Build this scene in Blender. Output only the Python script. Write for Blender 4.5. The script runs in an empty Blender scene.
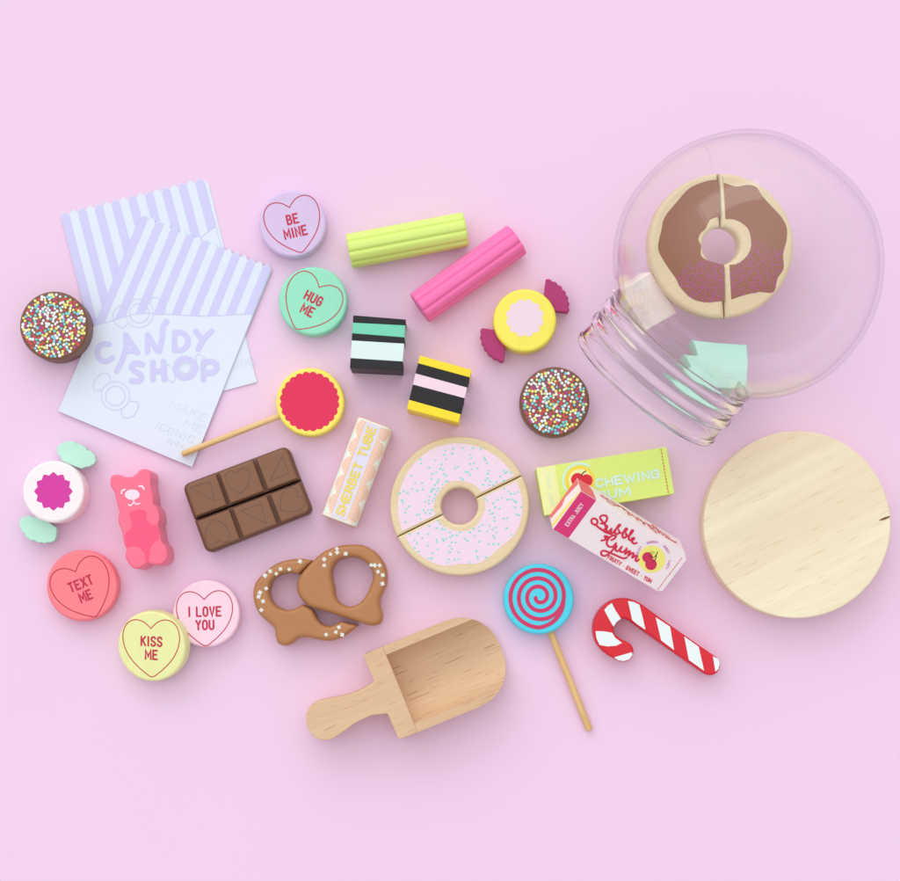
import bpy, bmesh, math, random
from mathutils import Matrix, Vector
random.seed(7)
S = 0.0005            # one photo pixel on the table = half a millimetre
H = 2000.0            # camera height above the table, in those units
CX, CY, NY = 450.0, 440.5, 600.0
scene = bpy.context.scene
col = scene.collection

# ------------------------------------------------------------------ materials
def lin(c):
    r = []
    for v in c:
        v /= 255.0
        r.append(v / 12.92 if v <= 0.04045 else ((v + 0.055) / 1.055) ** 2.4)
    return tuple(r) + (1,)
MATS = {}
def paint(name, c, rough=0.42, bump=0.22, var=0.06, scale=180, spec=0.4, stretch=None, ang=0):
    """satin paint over wood: faint tone variation and a faint grain in the surface"""
    if name in MATS: return MATS[name]
    m = bpy.data.materials.new(name); m.use_nodes = True
    nt = m.node_tree; b = nt.nodes['Principled BSDF']
    b.inputs['Roughness'].default_value = rough
    b.inputs['Specular IOR Level'].default_value = spec
    tc = nt.nodes.new('ShaderNodeTexCoord'); mp = nt.nodes.new('ShaderNodeMapping')
    nt.links.new(tc.outputs['Object'], mp.inputs[0])
    mp.inputs['Rotation'].default_value = (0, 0, -ang)
    mp.inputs['Scale'].default_value = stretch or (1, 1, 1)
    n = nt.nodes.new('ShaderNodeTexNoise'); n.inputs['Scale'].default_value = scale; n.inputs['Detail'].default_value = 5
    nt.links.new(mp.outputs[0], n.inputs['Vector'])
    cr = nt.nodes.new('ShaderNodeMixRGB'); L = lin(c)
    cr.inputs[1].default_value = tuple(x * (1 - var) for x in L[:3]) + (1,)
    cr.inputs[2].default_value = tuple(min(1, x * (1 + var)) for x in L[:3]) + (1,)
    nt.links.new(n.outputs[0], cr.inputs[0]); nt.links.new(cr.outputs[0], b.inputs['Base Color'])
    n2 = nt.nodes.new('ShaderNodeTexNoise'); n2.inputs['Scale'].default_value = scale * 8; n2.inputs['Detail'].default_value = 3
    nt.links.new(mp.outputs[0], n2.inputs['Vector'])
    bp = nt.nodes.new('ShaderNodeBump'); bp.inputs['Strength'].default_value = bump; bp.inputs['Distance'].default_value = 0.0003
    nt.links.new(n2.outputs[0], bp.inputs['Height']); nt.links.new(bp.outputs[0], b.inputs['Normal'])
    MATS[name] = m
    return m
def wood(name, c1, c2, cp, ang, freq=60, pores=0.5, rough=0.6, bands=0.5, porescale=420):
    """bare timber: soft growth bands, fine fibres and short dark pores, all along one direction"""
    if name in MATS: return MATS[name]
    m = bpy.data.materials.new(name); m.use_nodes = True
    nt = m.node_tree; N = nt.nodes; K = nt.links; b = N['Principled BSDF']
    b.inputs['Roughness'].default_value = rough; b.inputs['Specular IOR Level'].default_value = 0.3
    tc = N.new('ShaderNodeTexCoord'); mp = N.new('ShaderNodeMapping'); mp.vector_type = 'POINT'
    mp.inputs['Rotation'].default_value = (0, 0, -ang)
    K.new(tc.outputs['Object'], mp.inputs[0])
    def stretched(sx, sy):
        q = N.new('ShaderNodeMapping'); q.inputs['Scale'].default_value = (sx, sy, sy)
        K.new(mp.outputs[0], q.inputs[0]); return q
    def noise(q, sc, det=4, dist=0):
        n = N.new('ShaderNodeTexNoise'); n.inputs['Scale'].default_value = sc; n.inputs['Detail'].default_value = det
        n.inputs['Distortion'].default_value = dist
        K.new(q.outputs[0], n.inputs['Vector']); return n
    def ramp(src, p0, c0, p1, c1_):
        r = N.new('ShaderNodeValToRGB'); r.color_ramp.elements[0].position = p0; r.color_ramp.elements[1].position = p1
        r.color_ramp.elements[0].color = c0; r.color_ramp.elements[1].color = c1_
        K.new(src.outputs[0], r.inputs[0]); return r
    q1 = stretched(0.12, 1.0)
    band = noise(q1, freq, 2, 0.6)
    r1 = ramp(band, 0.5 - 0.25 * (1.01 - bands), lin(c1), 0.5 + 0.25 * (1.01 - bands), lin(c2))
    fib = noise(stretched(0.06, 1.0), freq * 14, 4)
    mx = N.new('ShaderNodeMixRGB'); mx.blend_type = 'MULTIPLY'; mx.inputs[0].default_value = 1
    rf = ramp(fib, 0.3, (0.93, 0.915, 0.89, 1), 0.7, (1, 1, 1, 1))
    K.new(r1.outputs[0], mx.inputs[1]); K.new(rf.outputs[0], mx.inputs[2])
    por = noise(stretched(0.10, 1.0), porescale, 1)
    rp = ramp(por, 0.64, (0, 0, 0, 1), 0.72, (pores, pores, pores, 1))
    mx2 = N.new('ShaderNodeMixRGB'); K.new(rp.outputs[0], mx2.inputs[0]); K.new(mx.outputs[0], mx2.inputs[1])
    mx2.inputs[2].default_value = lin(cp)
    K.new(mx2.outputs[0], b.inputs['Base Color'])
    bp = N.new('ShaderNodeBump'); bp.inputs['Strength'].default_value = 0.2; bp.inputs['Distance'].default_value = 0.0002
    K.new(fib.outputs[0], bp.inputs['Height']); K.new(bp.outputs[0], b.inputs['Normal'])
    MATS[name] = m
    return m
def ink(name, c):
    return paint(name, c, rough=0.45, bump=0.03, var=0.03, scale=600)

# ------------------------------------------------------------------ geometry helpers
class Plane:
    """a flat face somewhere in the place; turns photo pixels into its own 2-D coordinates"""
    def __init__(s, M): s.M = M; s.I = M.inverted()
    def p(s, px, py):
        cam = Vector((0, -(NY - CY), H))
        d = Vector((px - CX, CY - py, 0)) - cam
        o = s.I @ cam; dd = s.I.to_3x3() @ d
        t = -o.z / dd.z
        q = o + dd * t
        return (q.x, q.y)
def flat(h): return Plane(Matrix.Translation((0, 0, h)))
def W(px, py, h=0):
    x, y = flat(h).p(px, py); return Vector((x, y, h))
def Z(ox, oy, sc, pts):                         # pixels measured in an enlargement of the photo
    return [(ox + x / sc, oy + y / sc) for x, y in pts]
def smooth(pts, n=6, closed=True):
    out = []; L = len(pts); R = range(L) if closed else range(L - 1)
    for i in R:
        if closed: a, b, c, d = pts[i-1], pts[i], pts[(i+1) % L], pts[(i+2) % L]
        else: a, b, c, d = pts[max(i-1, 0)], pts[i], pts[i+1], pts[min(i+2, L-1)]
        for k in range(n):
            t = k / n
            out.append(tuple(0.5 * (2*b[j] + (c[j]-a[j])*t + (2*a[j]-5*b[j]+4*c[j]-d[j])*t*t + (3*b[j]-a[j]-3*c[j]+d[j])*t**3) for j in (0, 1)))
    if not closed: out.append(tuple(pts[-1]))
    return out
def rounded(pts, r, n=6):
    out = []; L = len(pts)
    if not hasattr(r, '__len__'): r = [r] * L
    for i in range(L):
        a, b, c = Vector(pts[i-1]), Vector(pts[i]), Vector(pts[(i+1) % L])
        if r[i] <= 0: out.append(tuple(b)); continue
        u = (a-b).normalized(); v = (c-b).normalized()
        p0 = b + u*r[i]; p1 = b + v*r[i]
        for k in range(n+1):
            t = k / n
            q = p0*(1-t)**2 + b*2*t*(1-t) + p1*t*t
            out.append(tuple(q))
    return out
def circle(cx, cy, r, n=96, ry=None):
    ry = ry or r
    return [(cx + r*math.cos(2*math.pi*k/n), cy + ry*math.sin(2*math.pi*k/n)) for k in range(n)]
def resample_dedupe(L):
    out = []
    for p in L:
        if not out or (Vector(p)-Vector(out[-1])).length > 0.02: out.append(p)
    if (Vector(out[0])-Vector(out[-1])).length < 0.02: out.pop()
    return out
def fill(loops, thick=0, bevel=0, res=4):
    cu = bpy.data.curves.new('tmp', 'CURVE'); cu.dimensions = '2D'; cu.fill_mode = 'BOTH'
    for L in loops:
        L = resample_dedupe(L)
        sp = cu.splines.new('POLY'); sp.points.add(len(L) - 1); sp.use_cyclic_u = True
        for q, (x, y) in zip(sp.points, L): q.co = (x, y, 0, 1)
    if thick:
        cu.extrude = thick/2 - bevel; cu.bevel_depth = bevel; cu.bevel_resolution = res; cu.offset = -bevel
    o = bpy.data.objects.new('tmp', cu)
    me = bpy.data.meshes.new_from_object(o)
    bpy.data.objects.remove(o); bpy.data.curves.remove(cu)
    bm = bmesh.new(); bm.from_mesh(me); bpy.data.meshes.remove(me)
    bmesh.ops.remove_doubles(bm, verts=bm.verts, dist=0.003)
    if thick: bmesh.ops.translate(bm, verts=bm.verts, vec=(0, 0, -thick/2))
    bmesh.ops.recalc_face_normals(bm, faces=bm.faces)
    bm.normal_update()
    if not thick:
        for f in bm.faces:
            if f.normal.z < 0: f.normal_flip()
    for f in bm.faces: f.smooth = abs(f.normal.z) < 0.999
    for e in bm.edges:
        if len(e.link_faces) == 2:
            a, b = e.link_faces
            if a.smooth != b.smooth or a.normal.angle(b.normal, 0) > 0.6: e.smooth = False
    return bm
def prism(pl, loops, thick, bevel=0, res=4):
    bm = fill([[pl.p(*q) for q in L] for L in loops], thick, bevel, res)
    bm.transform(pl.M); return bm
def pillow(pl, loops, thick, rad, step=1.3):
    """a solid cut to any outline whose upper rim is rounded over, however narrow its tips"""
    import numpy as np
    from mathutils.geometry import delaunay_2d_cdt
    LL = [resample_dedupe([pl.p(*q) for q in L]) for L in loops]
    segs = np.array([[*L[i-1], *L[i]] for L in LL for i in range(len(L))])
    def dist(x, y):
        ax_, ay_, bx, by = segs.T; dx, dy = bx-ax_, by-ay_
        t = np.clip(((x-ax_)*dx+(y-ay_)*dy)/(dx*dx+dy*dy+1e-12), 0, 1)
        return float(np.sqrt((x-ax_-t*dx)**2+(y-ay_-t*dy)**2).min())
    pts = []; edges = []; 
    for L in LL:
        b = len(pts); pts += [Vector(p) for p in L]; edges += [(b+i, b+(i+1) % len(L)) for i in range(len(L))]
    nb = len(pts)
    def inn(p): return sum(inside(p, L) for L in LL) % 2 == 1
    x0, y0, x1, y1 = segs[:, 0].min(), segs[:, 1].min(), segs[:, 0].max(), segs[:, 1].max()
    y = y0; row = 0
    while y < y1:
        x = x0+(row % 2)*step/2
        while x < x1:
            if inn((x, y)) and dist(x, y) > step*.45: pts.append(Vector((x, y)))
            x += step
        y += step*.87; row += 1
    V, E, F, *_ = delaunay_2d_cdt(pts, edges, [], 0, 1e-5)
    bm = bmesh.new(); vs = []
    for v in V:
        d = dist(v.x, v.y); e = min(d, rad)
        vs.append(bm.verts.new((v.x, v.y, -rad+math.sqrt(max(0, rad*rad-(rad-e)**2)))))
    for f in F:
        c = sum((V[i] for i in f), Vector((0, 0)))/len(f)
        if inn((c.x, c.y)): bm.faces.new([vs[i] for i in f]).smooth = True
    for v in [v for v in bm.verts if not v.link_faces]: bm.verts.remove(v)
    be = [e for e in bm.edges if len(e.link_faces) == 1]
    ret = bmesh.ops.extrude_edge_only(bm, edges=be)
    for v in [g for g in ret['geom'] if isinstance(g, bmesh.types.BMVert)]: v.co.z = -thick
    for f in bm.faces: f.smooth = True
    bmesh.ops.recalc_face_normals(bm, faces=bm.faces)
    bm.transform(pl.M); return bm
def decal(pl, loops, up=0.15):
    bm = fill([[pl.p(*q) for q in L] for L in loops])
    bmesh.ops.translate(bm, verts=bm.verts, vec=(0, 0, up)); bm.transform(pl.M); return bm
def decals(pl, shapes, up=0.15):
    """many separate flat printed shapes in one mesh, stacked by hairs so none is coplanar"""
    big = bmesh.new()
    for i, L in enumerate(shapes):
        P = [pl.p(*q) for q in L]
        vs = [big.verts.new((x, y, up + 0.004*(i % 25))) for x, y in P]
        big.faces.new(vs)
    big.normal_update()
    for f in big.faces:
        if f.normal.z < 0: f.normal_flip()
    big.transform(pl.M); return big
def ribbons(pl, strokes, weight, up=0.2, cap=5):
    """printed strokes: each a flat ribbon with round ends"""
    bm = bmesh.new(); z = up
    for st in strokes:
        P = [Vector(pl.p(*q)) for q in st]
        P = [p for i, p in enumerate(P) if i == 0 or (p-P[i-1]).length > 1e-3]
        if len(P) < 2: continue
        closed = (P[0]-P[-1]).length < 0.05 and len(P) > 4
        if closed: P = P[:-1]
        w = weight/2; n = len(P); rows = []
        for i in range(n):
            if closed: a = (P[i]-P[i-1]).normalized(); b = (P[(i+1) % n]-P[i]).normalized()
            else:
                a = (P[i]-P[i-1]).normalized() if i else (P[1]-P[0]).normalized()
                b = (P[i+1]-P[i]).normalized() if i < n-1 else a
            t = (a+b)
            t = t.normalized() if t.length > 1e-3 else a
            nn = Vector((-t.y, t.x)); k = max(0.45, abs(nn.dot(Vector((-a.y, a.x)))))
            rows.append((P[i]+nn*w/k, P[i]-nn*w/k))
        zz = 0 if closed else 0.0015
        V = [(bm.verts.new((*l, z+zz*i)), bm.verts.new((*r, z+zz*i))) for i, (l, r) in enumerate(rows)]
        for i in range(n if closed else n-1):
            A, B = V[i], V[(i+1) % n]
            bm.faces.new((A[0], A[1], B[1], B[0]))
        if not closed:
            for c, d, zc, pair in ((P[0], (P[0]-P[1]).normalized(), z, V[0]), (P[-1], (P[-1]-P[-2]).normalized(), z+zz*(n-1), V[-1])):
                e = Vector((-d.y, d.x)); ring = []
                for k in range(1, cap):
                    th = math.pi*k/cap
                    q = c + e*w*math.cos(th) + d*w*math.sin(th)
                    ring.append(bm.verts.new((*q, zc)))
                first = pair[0] if (pair[0].co.to_2d()-(c+e*w)).length < (pair[1].co.to_2d()-(c+e*w)).length else pair[1]
                other = pair[1] if first is pair[0] else pair[0]
                bm.faces.new([first]+ring+[other])
        z += 0.012
    bm.normal_update()
    for f in bm.faces:
        if f.normal.z < 0: f.normal_flip()
    bm.transform(pl.M); return bm
def arc(cx, cy, rx, ry, a0, a1, n=10):
    return [(cx+rx*math.cos(math.radians(a0+(a1-a0)*k/n)), cy+ry*math.sin(math.radians(a0+(a1-a0)*k/n))) for k in range(n+1)]
GLY = {
 'A': [[(0,0),(.5,1),(1,0)],[(.2,.33),(.8,.33)]],
 'B': [[(0,0),(0,1)], [(0,1),(.5,1)]+arc(.5,.77,.42,.23,90,-90)+[(0,.54)], [(.4,.54)]+arc(.5,.27,.5,.27,90,-90)+[(0,0)]],
 'C': [arc(.5,.72,.5,.28,10,180)+arc(.5,.28,.5,.28,180,350)],
 'D': [[(0,0),(0,1),(.4,1)]+arc(.4,.6,.6,.4,90,0)+arc(.4,.4,.6,.4,0,-90)+[(0,0)]],
 'E': [[(1,1),(0,1),(0,0),(1,0)],[(0,.52),(.8,.52)]],
 'F': [[(1,1),(0,1),(0,0)],[(0,.52),(.8,.52)]],
 'G': [arc(.5,.72,.5,.28,10,180)+arc(.5,.28,.5,.28,180,360)+[(1,.48),(.6,.48)]],
 'H': [[(0,0),(0,1)],[(1,0),(1,1)],[(0,.5),(1,.5)]],
 'I': [[(.5,0),(.5,1)]],
 'J': [[(1,1),(1,.3)]+arc(.5,.28,.5,.28,0,-170)],
 'K': [[(0,0),(0,1)],[(1,1),(.05,.45)],[(.35,.6),(1,0)]],
 'L': [[(0,1),(0,0),(1,0)]],
 'M': [[(0,0),(0,1),(.5,.3),(1,1),(1,0)]],
 'N': [[(0,0),(0,1),(1,0),(1,1)]],
 'O': [arc(.5,.7,.5,.3,0,180)+arc(.5,.3,.5,.3,180,360)+[(1,.7)]],
 'P': [[(0,0),(0,1),(.5,1)]+arc(.5,.73,.5,.27,90,-90)+[(0,.46)]],
 'R': [[(0,0),(0,1),(.5,1)]+arc(.5,.75,.5,.25,90,-90)+[(0,.5)],[(.45,.5),(1,0)]],
 'S': [smooth([(1,.82),(.8,.97),(.45,1),(.1,.9),(.03,.72),(.2,.57),(.55,.48),(.9,.36),(1,.2),(.8,.04),(.45,0),(.12,.05),(0,.2)],4,False)],
 'T': [[(0,1),(1,1)],[(.5,1),(.5,0)]],
 'U': [[(0,1),(0,.3)]+arc(.5,.3,.5,.3,180,360)+[(1,1)]],
 'V': [[(0,1),(.5,0),(1,1)]],
 'W': [[(0,1),(.25,0),(.5,.8),(.75,0),(1,1)]],
 'X': [[(0,0),(1,1)],[(0,1),(1,0)]],
 'Y': [[(0,1),(.5,.5),(1,1)],[(.5,.5),(.5,0)]],
 '.': [[(.45,.5),(.55,.5)]],
}
WID = {'I': .3, 'M': 1.3, 'W': 1.5, ' ': .45, '.': .5}
def text(s, cx, cy, h, w, gap, deg, shear=0, jig=0):
    """strokes in photo pixels for a line of capitals centred on (cx, cy), turned deg counter-clockwise"""
    adv = []; x = 0
    for c in s:
        cw = w*WID.get(c, 1); adv.append((x, cw)); x += cw + gap
    tot = x - gap; a = math.radians(deg); out = []
    for c, (x0, cw) in zip(s, adv):
        dy = random.uniform(-jig, jig)
        for st in GLY.get(c, []):
            r = []
            for (u, v) in st:
                lx = x0 + u*cw - tot/2 + shear*(v-.5)*h; ly = (v-.5)*h + dy
                r.append((cx + lx*math.cos(a) - ly*math.sin(a), cy - (lx*math.sin(a) + ly*math.cos(a))))
            out.append(r)
    return out
def inside(p, L):
    x, y = p; c = False
    for i in range(len(L)):
        (x1, y1), (x2, y2) = L[i-1], L[i]
        if (y1 > y) != (y2 > y) and x < (x2-x1)*(y-y1)/(y2-y1)+x1: c = not c
    return c
def sweep(p0, p1, sect, rings=((0, .9), (.012, 1), (.988, 1), (1, .9))):
    """a bar from p0 to p1 with cross-section sect [(side, up)...]; rings = (position, scale)"""
    p0, p1 = Vector(p0), Vector(p1); d = (p1-p0).normalized()
    up = Vector((0, 0, 1)); side = d.cross(up).normalized(); up = side.cross(d)
    bm = bmesh.new(); R = []
    for t, k in rings:
        c = p0.lerp(p1, t); R.append([bm.verts.new(c+side*a*k+up*b*k) for a, b in sect])
    n = len(sect)
    for A, B in zip(R, R[1:]):
        for i in range(n): bm.faces.new((A[i], A[(i+1) % n], B[(i+1) % n], B[i])).smooth = True
    bm.faces.new(R[0]); bm.faces.new(R[-1])
    bmesh.ops.recalc_face_normals(bm, faces=bm.faces); bm.normal_update()
    for e in bm.edges:
        if len(e.link_faces) == 2 and e.link_faces[0].normal.angle(e.link_faces[1].normal, 0) > 0.5: e.smooth = False
    return bm
def rod(p0, p1, r, n=24):
    return sweep(p0, p1, [(r*math.cos(2*math.pi*k/n), r*math.sin(2*math.pi*k/n)) for k in range(n)], ((0, .85), (.006, 1), (.994, 1), (1, .85)))
def merge(bms):
    big = bmesh.new()
    for b in bms:
        me = bpy.data.meshes.new('t'); b.to_mesh(me); b.free(); big.from_mesh(me); bpy.data.meshes.remove(me)
    return big

# ------------------------------------------------------------------ things and parts
class Thing:
    def __init__(s, name, label, cat, px, py, group=None, h=0):
        o = bpy.data.objects.new(name, None); col.objects.link(o)
        s.loc = W(px, py, h); o.location = s.loc*S; o.empty_display_size = 0.01
        o['label'] = label; o['category'] = cat
        if group: o['group'] = group
        s.o = o; s.T = None
    def add(s, name, bm, mat, parent=None, label=None):
        if s.T: bm.transform(s.T)
        bmesh.ops.translate(bm, verts=bm.verts, vec=-s.loc)
        bmesh.ops.scale(bm, verts=bm.verts, vec=(S, S, S))
        me = bpy.data.meshes.new(name); bm.to_mesh(me); bm.free()
        for m in (mat if isinstance(mat, (list, tuple)) else [mat]): me.materials.append(m)
        o = bpy.data.objects.new(name, me); col.objects.link(o); o.parent = parent or s.o
        if label: o['label'] = label
        return o

# ------------------------------------------------------------------ table
me = bpy.data.meshes.new('tabletop'); bm = bmesh.new()
R = 3200*S
vs = [bm.verts.new((x*R, y*R, 0)) for x, y in ((-1, -1), (1, -1), (1, 1), (-1, 1))]; bm.faces.new(vs); bm.to_mesh(me); bm.free()
tb = bpy.data.objects.new('tabletop', me); col.objects.link(tb); tb['kind'] = 'structure'
tb['label'] = 'plain pale pink tabletop under everything'
me.materials.append(paint('pink_card', (239, 206, 232), rough=0.7, bump=0.08, var=0.02, scale=7, spec=0.25))

red = ink('ink_red', (200, 34, 70))
# ------------------------------------------------------------------ message discs
HEART = [(0, .33), (.06, .39), (.15, .455), (.28, .485), (.41, .44), (.5, .31), (.52, .13), (.47, -.06), (.36, -.24), (.2, -.4), (.05, -.515), (0, -.53)]
def heart(cx, cy, w, deg, n=5, sy=1.0):
    h = smooth(HEART, n, False); L = h + [(-x, y) for x, y in reversed(h[:-1])]
    a = math.radians(deg); out = []
    for x, y in L:
        x *= w; y *= w*sy
        out.append((cx+x*math.cos(a)-y*math.sin(a), cy-(x*math.sin(a)+y*math.cos(a))))
    return out
GH = 'round message discs with a heart'
def message(label, c, cx, cy, r, lines, hdeg, tdeg, mname, h=18, T=None, thx=8.8, off=(0, 0)):
    t = Thing('message_candy', label, 'toy candy', cx, cy, GH)
    pl = flat(h); 
    if T: t.T = T
    t.add('disc', prism(pl, [circle(cx, cy, r)], h, 2.6, 6), paint(mname, c, rough=.38))
    t.add('heart_outline', ribbons(pl, [heart(cx+off[0], cy+off[1], r*1.6, hdeg)], .9), red)
    a = math.radians(tdeg); st = []
    for i, s in enumerate(lines):
        k = (i-.5)*13.4
        st += text(s, cx+off[0]+k*math.sin(a)-.5*math.sin(a), cy+off[1]+k*math.cos(a)+1.0, thx, 4.1, 2.5, tdeg)
    t.add('lettering', ribbons(pl, st, 1.75), red)
    return t
message('lavender disc reading BE MINE, above the mint disc', (216, 193, 228), 292.6, 223.4, 33.6, ['BE', 'MINE'], 15, 13, 'paint_lavender', off=(1.4, 1.3))
message('mint green disc reading HUG ME', (150, 228, 194), 313, 301, 34.3, ['HUG', 'ME'], -29, -27, 'paint_mint', off=(-2.6, 2.3))
message('coral red disc reading TEXT ME', (252, 128, 138), 82.2, 585.5, 35.6, ['TEXT', 'ME'], 24, 22, 'paint_coral', off=(1.0, 3.2))
message('pale pink disc reading I LOVE YOU, partly under the yellow disc', (250, 212, 228), 206.4, 613.4, 33.6, ['I LOVE', 'YOU'], 2, 1, 'paint_pale_pink', off=(-1.6, 3.8))
# the yellow one leans on its neighbour's edge
pv = W(119, 660, 0); th = math.radians(11.5); dr = (W(206, 614) - W(153, 645)).normalized(); axis = Vector((dr.y, -dr.x, 0))
Tk = Matrix.Translation(pv) @ Matrix.Rotation(th, 4, axis) @ Matrix.Translation(-pv)
message('pale yellow disc reading KISS ME, leaning on the pale pink disc', (236, 238, 166), 156.6, 643.8, 35.2, ['KISS', 'ME'], 0, -2, 'paint_pale_yellow', T=Tk, off=(-.1, .7))

# ------------------------------------------------------------------ fluted sticks
def fluted(label, c, a, b, r, mname, seg=9, phase=0.0):
    t = Thing('fruit_stick', label, 'toy candy', (a[0]+b[0])/2, (a[1]+b[1])/2, 'fluted fruit sticks')
    sect = []
    N = seg*14
    for k in range(N):
        th = 2*math.pi*k/N; g = abs(math.sin(seg*th/2+phase))
        rr = r*(1-.12*(1-g)**2.2)
        sect.append((rr*math.cos(th), rr*math.sin(th)))
    ang = math.atan2(-(b[1]-a[1]), b[0]-a[0])
    t.add('stick', sweep(W(*a, r), W(*b, r), sect, ((0, .93), (.012, 1), (.988, 1), (1, .93))),
          paint(mname, c, rough=.5, bump=.35, var=.05, scale=60, stretch=(.12, 1, 1), ang=ang))
fluted('lime green fluted stick', (216, 236, 124), (349, 251.5), (466, 229.5), 17.2, 'paint_lime', phase=.3)
fluted('hot pink fluted stick', (252, 118, 180), (419.5, 308.5), (517, 239.5), 17, 'paint_hot_pink', phase=1.0)

# ------------------------------------------------------------------ liquorice cubes
black = paint('paint_black', (22, 20, 25), rough=.5, bump=.35, scale=90, stretch=(.15, 1, 1), var=.3)
def allsorts(label, q, L, Rr, cols, h=48):
    """q: TL, TR, BR, BL of the top face; L/Rr the band limits along the left and right edge"""
    cx = sum(p[0] for p in q)/4; cy = sum(p[1] for p in q)/4
    t = Thing('liquorice_cube', label, 'toy candy', cx, cy, 'striped liquorice cubes')
    pl = flat(h)
    lerp = lambda a, b, k: (a[0]+(b[0]-a[0])*k, a[1]+(b[1]-a[1])*k)
    for i, m in enumerate(cols):
        a0, a1, b0, b1 = L[i], L[i+1], Rr[i], Rr[i+1]
        poly = [lerp(q[0], q[3], a0), lerp(q[1], q[2], b0), lerp(q[1], q[2], b1), lerp(q[0], q[3], a1)]
        t.add('layer', prism(pl, [poly], h, .5, 2), m)
teal = paint('paint_teal', (118, 212, 180)); icy = paint('paint_ice', (222, 240, 238)); yel = paint('paint_yellow', (252, 222, 40)); ppk = paint('paint_pink_layer', (244, 214, 226))
allsorts('cube with teal and white bands between black layers', [(353.3, 315.3), (405.6, 319.5), (402.2, 370.2), (349.9, 367.6)],
         [0, .14, .345, .48, .82, 1], [0, .115, .355, .475, .83, 1], [black, teal, black, icy, black])
allsorts('cube with a pink band and two bright yellow outer layers', [(419.9, 355.5), (471.6, 369.8), (458.6, 422.6), (406.9, 408.8)],
         [0, .145, .335, .545, .83, 1], [0, .145, .335, .54, .84, 1], [yel, black, ppk, black, yel])

# ------------------------------------------------------------------ wrapped candies
def star(cx, cy, r, amp, n, mode, ph=0):
    out = []; N = n*12
    for k in range(N):
        th = 2*math.pi*k/N; u = (th*n/(2*math.pi)+ph) % 1
        f = abs(math.sin(math.pi*u)) if mode == 'bump' else 1-2*abs(u-.5)
        if mode == 'spike': f = 1-abs(2*u-1)
        out.append((cx+(r-amp+amp*f)*math.cos(th), cy+(r-amp+amp*f)*math.sin(th)))
    return out
mag = paint('paint_magenta', (176, 48, 112), rough=.5)
t = Thing('wrapped_candy', 'yellow wrapped candy with dark magenta wrapper ends', 'toy candy', 525, 321, 'wrapped sweets with two fan ends')
t.add('disc', prism(flat(27), [circle(524.9, 320.4, 31.6)], 27, 3, 6), paint('paint_lemon', (250, 234, 92), rough=.4))
t.add('printed_star', decal(flat(27), [star(524.8, 318, 19.2, 2.6, 12, 'bump')]), ink('ink_pale_pink', (240, 215, 226)))
for a0, fl in ((-32, 1), (148, 1)):
    a = math.radians(a0); ax, ay = 524.9+21*math.cos(a), 320.4+21*math.sin(a); L = [(ax, ay)]
    for k in range(61):
        th = a+math.radians(-52+92*k/60)
        rr = 30 - 5*(k/60) + 1.3*abs(math.sin(math.pi*k/60*7))
        L.append((ax+rr*math.cos(th), ay+rr*math.sin(th)))
    t.add('wrapper_end', prism(flat(19), [L], 12, 1.0, 3), mag)
cream = paint('paint_cream_pink', (252, 238, 240), rough=.38)
mintw = paint('paint_mint_soft', (188, 236, 214), rough=.5)
t = Thing('wrapped_candy', 'white wrapped candy with pale mint wrapper ends and magenta star', 'toy candy', 57, 492, 'wrapped sweets with two fan ends')
t.add('disc', prism(flat(34), [circle(53.4, 491.6, 31)], 34, 3, 6), cream)
t.add('printed_star', decal(flat(34), [star(53.4, 491.3, 19.3, 3.1, 12, 'spike', .5)]), ink('ink_magenta', (213, 50, 160)))
for P in ([(178, 90), (188, 78), (205, 70), (225, 68), (240, 75), (262, 84), (272, 95), (290, 105), (299, 120), (297, 138), (280, 147), (255, 153), (225, 142), (195, 128), (182, 108)],
          [(62, 318), (72, 304), (90, 300), (120, 306), (150, 318), (178, 340), (177, 360), (172, 378), (150, 384), (130, 385), (108, 378), (88, 372), (76, 355), (64, 338)]):
    Q = []; pc = (57, 492)
    P = Z(0, 420, 3.146, P)
    for i, p in enumerate(P):                    # scallop the edge that faces away from the sweet
        n_ = P[(i+1) % len(P)]; Q.append(p)
        mid = ((p[0]+n_[0])/2, (p[1]+n_[1])/2); dv = Vector((mid[0]-pc[0], mid[1]-pc[1]))
        if dv.length > 33 and math.hypot(n_[0]-p[0], n_[1]-p[1]) > 3:
            Q.append((mid[0]+dv.normalized().x*1.3, mid[1]+dv.normalized().y*1.3))
    t.add('wrapper_end', prism(flat(20), [Q], 12, .7, 3), mintw)

# ------------------------------------------------------------------ freckles
choc = paint('paint_chocolate', (124, 82, 62), rough=.45)
dots = [ink('dot_white', (238, 242, 240)), ink('dot_yellow', (238, 232, 130)), ink('dot_aqua', (120, 214, 220)), ink('dot_red', (208, 76, 78)), ink('dot_plum', (176, 70, 136))]
def freckle(label, cx, cy, r, h, z0=0.0, n=310):
    t = Thing('freckle_candy', label, 'toy candy', cx, cy, 'chocolate freckles with dotted tops')
    pl = flat(h); t.add('disc', prism(pl, [circle(cx, cy, r)], h-z0, 2.4, 5), choc)
    pts = []; tries = 0
    while len(pts) < n and tries < 60000:
        tries += 1
        a = random.uniform(0, 2*math.pi); q = (r-3.0)*math.sqrt(random.random())
        p = (cx+q*math.cos(a), cy+q*math.sin(a))
        if all((p[0]-b[0])**2+(p[1]-b[1])**2 > 2.45**2 for b in pts): pts.append(p)
    bm = decals(pl, [circle(x, y, 1.38*random.uniform(.85, 1.18), 14) for x, y in pts], .12)
    bm.faces.ensure_lookup_table()
    wts = [0]*9+[1]*7+[2]*5+[3]*4+[4]*4
    for f in bm.faces: f.material_index = random.choice(wts)
    t.add('sprinkles', bm, dots)
freckle('brown sprinkle-topped disc touching the edge of the paper bags', 53.9, 325.6, 34.3, 32, 0)
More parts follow.
